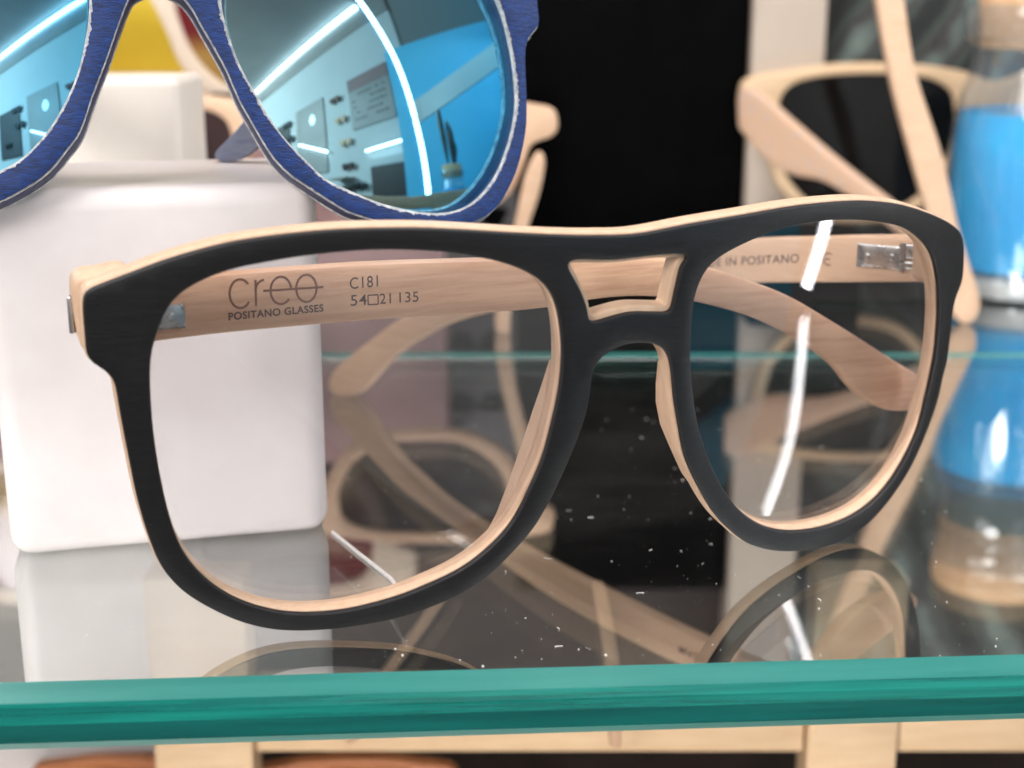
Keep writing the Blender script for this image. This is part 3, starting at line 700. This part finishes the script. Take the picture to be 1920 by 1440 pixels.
# right: seen from behind, standing on a riser next to the bottle
bw, bwf = sunglasses((79+73*1.2, 487, 16.6+26*1.2), 0, 0, 1.2, M['beech'], M['dark_lens'], 'pale beech sunglasses with dark lenses and a folded arm, left of the blue bottle', G1, base=(166, 487, 16), slim=1.07)
t1 = lineframe((78.5, 478), (121, 430))
o = plate('temple', t1, [dense([(0.94, 63.67), (7.76, 63.24), (23.72, 53.63), (41.2, 43.19), (55.82, 35.17), (65.93, 29.51), (77.89, 20.97), (80.97, 17.26), (77.34, 16.8), (66.56, 22.11), (54.33, 29.15), (37.6, 36.08), (24.79, 37.4), (13.57, 41.08), (4.54, 48.45), (1.14, 51.8)], 1, 2)], zero, -4, 0, M['fleck'], bw, bevel=0.6)
rs = boxmesh('riser', (82, 470, 0.05), (120, 500, 16.2), M['blackpanel'], base=(101, 485, 0), bev=0.4)
tag(rs, 'low black riser under the pale beech sunglasses', 'riser')
# a thin wooden arm standing slantwise in front of them
af = lineframe((95, 399), (140, 399))
arm = plate('temple_arm', af, [dense([(5, 100), (11.5, 100), (18.5, 73), (27.5, 50.5), (34.5, 28), (41.5, 10), (42.5, 5), (40.5, 0.5), (36.5, 1.0), (32.5, 8), (27, 27), (19, 49), (11, 73)], 0.8, 2)], zero, 0, 4.2, M['maple'], None, base=(137, 401, 0), bevel=0.7)
tag(arm, 'thin pale wooden arm slanting down to the glass in front of the blue bottle', 'glasses arm')
# behind the blue pair, dark lenses
TPO = [(7.1, 51.43), (3.71, 44.8), (0.75, 31.38), (-3.03, 16.18), (-4.88, 5.35), (-4.59, 0.35), (-2.76, -1.53), (-0.77, -0.59), (-0.46, 4.57), (1.21, 16.18), (4.5, 29.87), (7.75, 40.36), (9.18, 49.23)]
pg, pgf = sunglasses((-66, 396, 51.0), -6, 0, (1.08, 0.78), M['maple'], M['smoke'], 'pale wooden sunglasses with dark lenses half hidden behind the blue mirrored pair', G1, base=(-30, 396, 0))
tl = lineframe((0, 389), (1, 389))
for sgn in (1, -1):
    xs_ = (lambda x: x) if sgn > 0 else (lambda x: -128-x)
    plate('temple', tl, [dense([(xs_(x), z) for x, z in TPO], 0.8, 2)], zero, 0, 3.6, M['maple'], pg, bevel=0.6)
# upper left, wine and amber lens
sunglasses((-121, 452, 89.5), 2, 0, 1.2, M['cream'], M['amber'], 'wooden sunglasses with a wine to amber lens on top of the mauve box', G1)

# ------------------------------------------------------------------ things behind the shelf
def T(o, label, cat, group=None): return tag(o, label, cat, group)
T(boxmesh('black_board', (2, 500, 0.05), (83, 515, 128), M['blackpanel'], base=(42, 500, 0), bev=0.5), 'matt black upright panel in the middle of the background', 'display panel')
T(boxmesh('display_post', (83.5, 496, 0.05), (109, 512, 230), M['beige'], base=(96, 496, 0), bev=0.8), 'pale beige upright post to the right of the black panel', 'post')
T(boxmesh('printed_panel', (109.5, 518, 0.05), (330, 524, 260), M['leaf'], base=(200, 518, 0), bev=0.3), 'dark panel with a blurred grey green leaf print behind the beech sunglasses', 'printed panel')
mb = T(boxmesh('display_box', (-180, 445, 0.05), (-22, 480, 58), M['mauve'], base=(-60, 440, 0), bev=1.0), 'dull mauve box behind the white block, with amber sunglasses on top', 'display box')
T(boxmesh('display_rail', (-96, 448, 58.1), (-52, 453, 64.0), M['blackpanel'], base=(-74, 424, 58), bev=0.4), 'short black bar lying on the mauve box', 'rail')
pp = T(boxmesh('poster', (-21.5, 470, 0.05), (1.5, 474, 74), M['grey'], base=(-12, 470, 0), bev=0.2), 'dark grey poster with black sunglasses on it, left of the black panel', 'poster')
pf = yawframe((-12, 469.9, 22), 0)
for zc in (0, 22):
    oo = [(x*0.15, z*0.15+zc) for x, z in HALF_OUT] + [(0, 1.0+zc)] + [(-x*0.15, z*0.15+zc) for x, z in reversed(HALF_OUT[1:])]
    plate('printed_sunglasses', pf, [dense(oo, 0.5, 1)], zero, -0.12, -0.02, M['blackpanel'], pp, bevel=0.02, grid=2)
T(boxmesh('display_box', (-200, 492, 0.05), (-98, 540, 68), M['cream'], base=(-150, 510, 0), bev=1.0), 'cream box far back, carrying the yellow card', 'display box')
T(boxmesh('card', (-190, 505, 68.1), (-100, 509, 150), M['yellow'], base=(-145, 507, 68), bev=0.3), 'plain yellow card standing behind the blue sunglasses', 'card')

# blue bottle
def bottle(c, s, label, tools=False, base_mat=None):
    c = Vector(c)
    t = thing('bottle', c, label, 'bottle', 'corked bottles of blue liquid')
    q = lambda p: [(r*s, z*s) for r, z in p]
    lathe('glass', c, q([(23.5, 0.2), (25.2, 1.2), (26, 4), (26.6, 12), (27.5, 30), (27.4, 46), (26.4, 56), (24.6, 64), (22.6, 71), (21.8, 76), (22.0, 79), (23.5, 80), (25.4, 81.5), (26, 84), (26, 89), (25, 91), (23.5, 91.4), (22.6, 90), (21.4, 80)]), M['bglass'], t)
    lathe('liquid', c, q([(23.4, 8.5), (24.6, 9.3), (25.2, 12), (26.2, 30), (26.1, 46), (25.3, 55), (24.9, 57.4), (24.7, 58.6), (24.2, 57.6), (22.0, 57.2)]), M['liquid'], t)
    lathe('base', c, q([(23.0, 0.6), (25.2, 1.4), (26.2, 4), (26.2, 6.5), (25, 7.6), (22, 7.8)]), M['baseglass'], t)
    lathe('cork', c, q([(20.0, 78), (20.6, 79), (21.2, 88), (21.8, 100), (21.2, 101.5), (19, 102)]), M['cork'], t)
    return t
bottle((168, 448, 0.05), 1.0, 'corked glass bottle of bright blue liquid on the rear glass shelf')

# ------------------------------------------------------------------ under the shelf
for x0, x1, lab in ((-85.5, -62, 'pale beech post under the shelf, left one below the white block'), (70.5, 92, 'pale beech post under the shelf, right one joined to the crossbar')):
    T(boxmesh('display_post', (x0, 297, -131.9), (x1, 309, -44), M['beech'], base=((x0+x1)/2, 300, -132), bev=0.8), lab, 'post', 'beech posts under the shelf')
T(boxmesh('crossbar', (-61.5, 299, -83), (70, 308, -72), M['beech'], base=(0, 303, -80), bev=0.7), 'long pale beech crossbar between the two lower posts', 'crossbar')
T(boxmesh('crossbar', (92.5, 299, -83), (240, 308, -72), M['beech'], base=(160, 303, -81), bev=0.7), 'beech crossbar running right from the right lower post', 'crossbar')
T(boxmesh('display_block', (-230, 326, -131.9), (-87.5, 370, -34), M['ceramic'], base=(-140, 340, -132), bev=3), 'white block low down under the left end of the shelf', 'display block', 'white display blocks')
sunglasses((-68, 311, -107.5), 0, 0, 0.75, M['orange_wood'], M['dark_lens'], 'orange brown wooden sunglasses on the level below the shelf', 'sunglasses below the shelf')
for a, b, lab in (((-11, 258, -26), (-38, 292, -76), 'slim pale wooden arm leaning under the shelf, left of the middle'), ((17.5, 262, -30), (24, 290, -76), 'slim pale wooden arm standing under the middle of the shelf')):
    pts = [Vector(a).lerp(Vector(b), t/10) + Vector((0.8*math.sin(t/10*3.1), 0, 0)) for t in range(11)]
    T(tube('temple_arm', pts, [0.9+0.3*(min(t, 10-t)/5)**0.3 for t in range(11)], M['maple'], base=b, flat=1.4), lab, 'glasses arm', 'slim arms under the shelf')

# ------------------------------------------------------------------ the shop seen in the mirror lenses
WA = lineframe((441, -471), (80, -1477))
def wbox(name, s0, s1, z0, z1, d0, d1, mat, parent=None, base=None):
    v = [wpt(WA, s, d, z) for d in (d0, d1) for z in (z0, z1) for s in (s0, s1)]
    return mesh(name, v, [(0, 1, 3, 2), (4, 6, 7, 5), (0, 4, 5, 1), (2, 3, 7, 6), (0, 2, 6, 4), (1, 5, 7, 3)], mat, parent, base or v[0], smooth=0)
struct(wbox('side_wall', -170, 2300, -900, 792, 4, 40, M['wall']))
struct(wbox('wall_cornice', -170, 2300, 793, 930, 0, 40, M['board']))
def ledtube(name, a, b, rad, label, mat=None, over=None):
    t = thing(name, a, label, 'led tube', 'led tubes around the shelves')
    pts = over or [Vector(a), Vector(a).lerp(Vector(b), .5), Vector(b)]
    tube('diffuser', pts, rad, mat or M['led_soft'], t, n=12)
    pts2 = [p+Vector((rad*1.1, -rad*0.5, rad*0.8)) for p in pts]
    tube('channel', pts2, rad*0.9, M['alu'], t, n=8)
    return t
ledtube('led_tube', wpt(WA, -20, -10, 905), wpt(WA, 2100, -10, 905), 12, 'long straight led tube high along the shop wall, mirrored in the blue lenses')
ledtube('led_tube', (148, -6, 401), (227, -21, 58), 4.0, 'upright led tube facing the shelf, mirrored as a white arc in the blue lens', over=curve3([(138, -3, 424), (204, -22, 291), (232, -31, 145), (227, -21, 52)]))
b1 = T(wbox('notice_board', -85, 140, 340, 505, -2, 3, M['board']), 'grey notice board on the shop wall, nearest the shelf', 'board')
wbox('header', -85, 140, 506, 562, -2, 3, M['mauve'], b1)
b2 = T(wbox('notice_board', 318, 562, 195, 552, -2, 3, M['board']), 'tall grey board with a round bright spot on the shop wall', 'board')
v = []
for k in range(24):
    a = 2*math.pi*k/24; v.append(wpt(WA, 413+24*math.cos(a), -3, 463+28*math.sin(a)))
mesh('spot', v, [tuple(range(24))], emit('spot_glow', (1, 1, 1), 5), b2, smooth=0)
b3 = T(wbox('picture', -110, 62, 74, 182, -4, 3, M['brown']), 'dark brown picture low on the shop wall', 'picture')
wbox('header', -110, 62, 183, 212, -4, 3, M['wall'], b3)
pr = random.Random(3); v = []; fc = []
for r_ in range(5):
    s = -60
    while s < 118:
        wd = pr.uniform(6, 20)
        if pr.random() < 0.6:
            z = 478 - r_*26; k = len(v)
            v += [wpt(WA, s, -2.6, z), wpt(WA, s+wd, -2.6, z), wpt(WA, s+wd, -2.6, z+7), wpt(WA, s, -2.6, z+7)]; fc.append((k, k+1, k+2, k+3))
        s += wd+6
mesh('print', v, fc, M['brown'], b1, smooth=0)
T(wbox('picture', 640, 860, 250, 520, -3, 3, M['grey']), 'dark grey picture far along the shop wall', 'picture')
T(wbox('picture', 960, 1280, 200, 560, -3, 3, M['mauve']), 'dull mauve picture farthest along the shop wall', 'picture')
T(wbox('wall_shelf', 150, 250, 150, 156, -60, 0, M['beige']), 'small pale shelf below the hung sunglasses on the shop wall', 'shelf')
ledtube('led_tube', wpt(WA, -99, -14, 250), wpt(WA, 70, -14, 242), 4.2, 'short led tube above the dark picture on the shop wall')
ledtube('led_tube', wpt(WA, 300, -14, 280), wpt(WA, 528, -14, 358), 4.5, 'short led tube across the tall grey board')
for s, z, mt, lab in ((224, 502, 'ink', 'upper'), (203, 402, 'maple', 'second'), (184, 300, 'beech', 'third'), (180, 201, 'ink2', 'lowest'), (655, 504, 'black', 'far upper'), (633, 413, 'black', 'far lower')):
    sz = 0.50 if s < 300 else 0.62
    oo = [(s+x*sz, z+zz*sz*1.2) for x, zz in HALF_OUT] + [(s, z+7*sz)] + [(s-x*sz, z+zz*sz*1.2) for x, zz in reversed(HALF_OUT[1:])]
    p = plate('sunglasses', WA, [dense(oo, 2, 1)], zero, -12, -6, M[mt], None, base=wpt(WA, s, -6, z), bevel=0.8, grid=14)
    T(p, lab + ' sunglasses of those hung on the shop wall, seen in the blue mirror lens', 'sunglasses', 'sunglasses hung on the shop wall')
for s, z in ((118, 118), (196, 112), (248, 96), (300, 40), (112, 48), (180, 36), (240, 20), (690, 150), (760, 320)):
    sz = 0.5
    oo = [(s+x*sz, z+zz*sz*1.2) for x, zz in HALF_OUT] + [(s, z+7*sz)] + [(s-x*sz, z+zz*sz*1.2) for x, zz in reversed(HALF_OUT[1:])]
    p = plate('sunglasses', WA, [dense(oo, 2, 1)], zero, -12, -6, M['black'], None, base=wpt(WA, s, -6, z), bevel=0.8, grid=14)
    T(p, 'tiny black sunglasses hung low on the shop wall, seen only in the blue mirror lens', 'sunglasses', 'small black sunglasses low on the shop wall')
bp = mesh('blue_board', [(336, -215, -160), (520, 110, -160), (520, 110, 460), (336, -215, 460), (342, -218, -160), (526, 107, -160), (526, 107, 460), (342, -218, 460)],
          [(0, 1, 2, 3), (7, 6, 5, 4), (0, 4, 5, 1), (3, 2, 6, 7), (0, 3, 7, 4), (1, 5, 6, 2)], M['skyblue'], None, base=(428, -60, -160), smooth=0)
T(bp, 'sky blue board beside the shelf, mirrored on the right of the blue lens', 'board')
t = bottle((310, -35, 24), 0.9, 'smaller corked blue bottle in front of the sky blue board, seen in the mirror lens')
T(lathe('pedestal', (310, -35, 23.9), [(30, -150), (30, -0.2)], M['wall'], base=(310, -35, -126)), 'round pale pedestal under the mirrored blue bottle', 'pedestal')
for dx, dy, h, r in ((-6, -3, 125, 5.5), (2, 4, 80, 7.0), (10, 2, 50, 4.5)):
    pts = [(310+dx, -35+dy, 116), (310+dx*1.4, -35+dy*1.4, 116+h*0.6), (310+dx*1.2, -35+dy, 116+h)]
    T(tube('brush', curve3(pts, 6), [1.4+(r-1.4)*math.sin(math.pi*i/12) for i in range(13)], M['steel'], base=pts[0]), ('tall', 'middle', 'short')[(dx > 0)+(dx > 5)] + ' dark brush stuck in the cork of the mirrored blue bottle', 'brush', 'brushes in the cork')

pa = Vector((248, -52, 206)); pb = Vector((364, 150, 296)); pw = Vector((0, 0, 1)).cross(pb-pa).normalized().cross(pb-pa).normalized()
v = [p + pw*s_*19 + n_ for n_ in (Vector((0, 0, 0)), Vector((4, -3, 0))) for p, s_ in ((pa, -1), (pb, -1), (pb, 1), (pa, 1))]
pl = mesh('standin_strip', v, [(0, 1, 2, 3), (7, 6, 5, 4), (0, 4, 5, 1), (1, 5, 6, 2), (2, 6, 7, 3), (3, 7, 4, 0)], M['wall'], base=pa, smooth=0)  # added strip whose reflection imitates the pale temple seen through the lens
T(pl, 'added pale slanting strip, mirrored in the blue lens in place of its temple', 'standin_strip')

# led strip beyond the right end of the shelf: diodes on a bent channel
ls = thing('led_strip', (240, 179.5, 3), 'bent led strip of bright dots beyond the shelf end, mirrored in the right clear lens', 'led strip')
cp = curve3([(240, 179.5, 3), (240, 186.5, 28), (240, 193, 50), (240, 206, 88), (240, 217, 129), (240, 230, 175), (240, 244, 232)], 14)
side = Vector((-1, 0, 0)); n_ = len(cp)
tan = [(cp[min(i+1, n_-1)]-cp[max(i-1, 0)]).normalized() for i in range(n_)]
acr = [u.cross(side).normalized() for u in tan]
prof = ((-4.9, 0), (-4.9, 3.2), (-3.8, 3.2), (-3.8, 1.8), (3.8, 1.8), (3.8, 3.2), (4.9, 3.2), (4.9, 0))
v = [p + q*a + side*d_ for p, q in zip(cp, acr) for a, d_ in prof]
mesh('channel', v, [(i*8+k, i*8+(k+1) % 8, (i+1)*8+(k+1) % 8, (i+1)*8+k) for i in range(n_-1) for k in range(8)], M['alu'], ls, smooth=0)
v = [p + q*a + side*2.0 for p, q in zip(cp, acr) for a in (-3.7, 3.7)]
mesh('diffuser', v, [(2*i, 2*i+1, 2*i+3, 2*i+2) for i in range(n_-1)], M['led_diffuser'], ls, smooth=0)
nd = 70; acc = [0.0]
for i in range(n_-1): acc.append(acc[-1]+(cp[i+1]-cp[i]).length)
for k in range(nd):
    s = acc[-1]*(k+.5)/nd; i = max(i for i in range(n_-1) if acc[i] <= s)
    c0_ = cp[i].lerp(cp[i+1], (s-acc[i])/(acc[i+1]-acc[i])); u = tan[i]; q = acr[i]
    v = [c0_ + u*(1.25*math.cos(2*math.pi*m/10)) + q*(2.3*math.sin(2*math.pi*m/10)) + side*2.3 for m in range(10)]
    mesh('diode', v, [tuple(range(10))], M['led'], ls, smooth=0, recalc=False)

# ------------------------------------------------------------------ dust on the glass
rd = random.Random(11); verts = []; faces = []
for i in range(640):
    y = 178 + 170*rd.random()**1.1; x = rd.uniform(-0.36, 0.40)*y
    if x < -35 and y > 212: continue
    s = 0.05 + 0.20*rd.random()**6
    n = rd.choice((4, 5, 6)); b = len(verts); a0 = rd.random()*6.28; el = rd.uniform(0.3, 1)
    for k in range(n):
        th = 2*math.pi*k/n; rr = s*rd.uniform(0.6, 1.1)
        px = rr*math.cos(th); py = rr*math.sin(th)*el
        verts.append((x+px*math.cos(a0)-py*math.sin(a0), y+px*math.sin(a0)+py*math.cos(a0), 0.02+rd.random()*0.06))
    top = len(verts); verts.append((x, y, 0.10+s*0.5))
    for k in range(n): faces.append((b+k, b+(k+1) % n, top))
for i in range(46):       # short fibres
    y = 180+140*rd.random(); x = rd.uniform(-0.05, 0.25)*y; a0 = rd.random()*6.28; cv = rd.uniform(-1.6, 1.6); L = rd.uniform(.5, 1.6)
    b = len(verts); m = 8; px, py = x, y
    for k in range(m):
        ca, sa = math.cos(a0), math.sin(a0)
        verts.append((px-sa*.045, py+ca*.045, .05)); verts.append((px+sa*.045, py-ca*.045, .12))
        px += ca*L/m; py += sa*L/m; a0 += cv/m*2
    for k in range(m-1): faces.append((b+2*k, b+2*k+1, b+2*k+3, b+2*k+2))
for i in range(26):       # larger flakes of lint
    y = 182+120*rd.random(); x = rd.uniform(-0.12, 0.34)*y; s = rd.uniform(.10, .24); b = len(verts); n = 7
    for k in range(n):
        th = 2*math.pi*k/n; rr = s*rd.uniform(0.3, 1.1)
        verts.append((x+rr*math.cos(th), y+rr*math.sin(th)*0.6, 0.03+rd.random()*0.15))
    verts.append((x, y, 0.16))
    for k in range(n): faces.append((b+k, b+(k+1) % n, b+n))
d = mesh('dust', verts, faces, M['dust'], base=(20, 230, 0), smooth=0)
d['kind'] = 'stuff'; d['label'] = 'fine dust specks and fibres lying on the glass shelf'; d['category'] = 'dust'

th_ = tube('white_line', [(-31.7, 229.5, 0.3), (-26, 219.5, 0.3), (-19.5, 208.5, 0.3), (-16.5, 199.5, 0.35)], [0.28, 0.33, 0.33, 0.28], M['dust'], base=(-24, 216, 0), n=8)  # narrow white line laid on the glass
tag(th_, 'thin straight white line lying on the glass from the block corner to the rim', 'white_line')
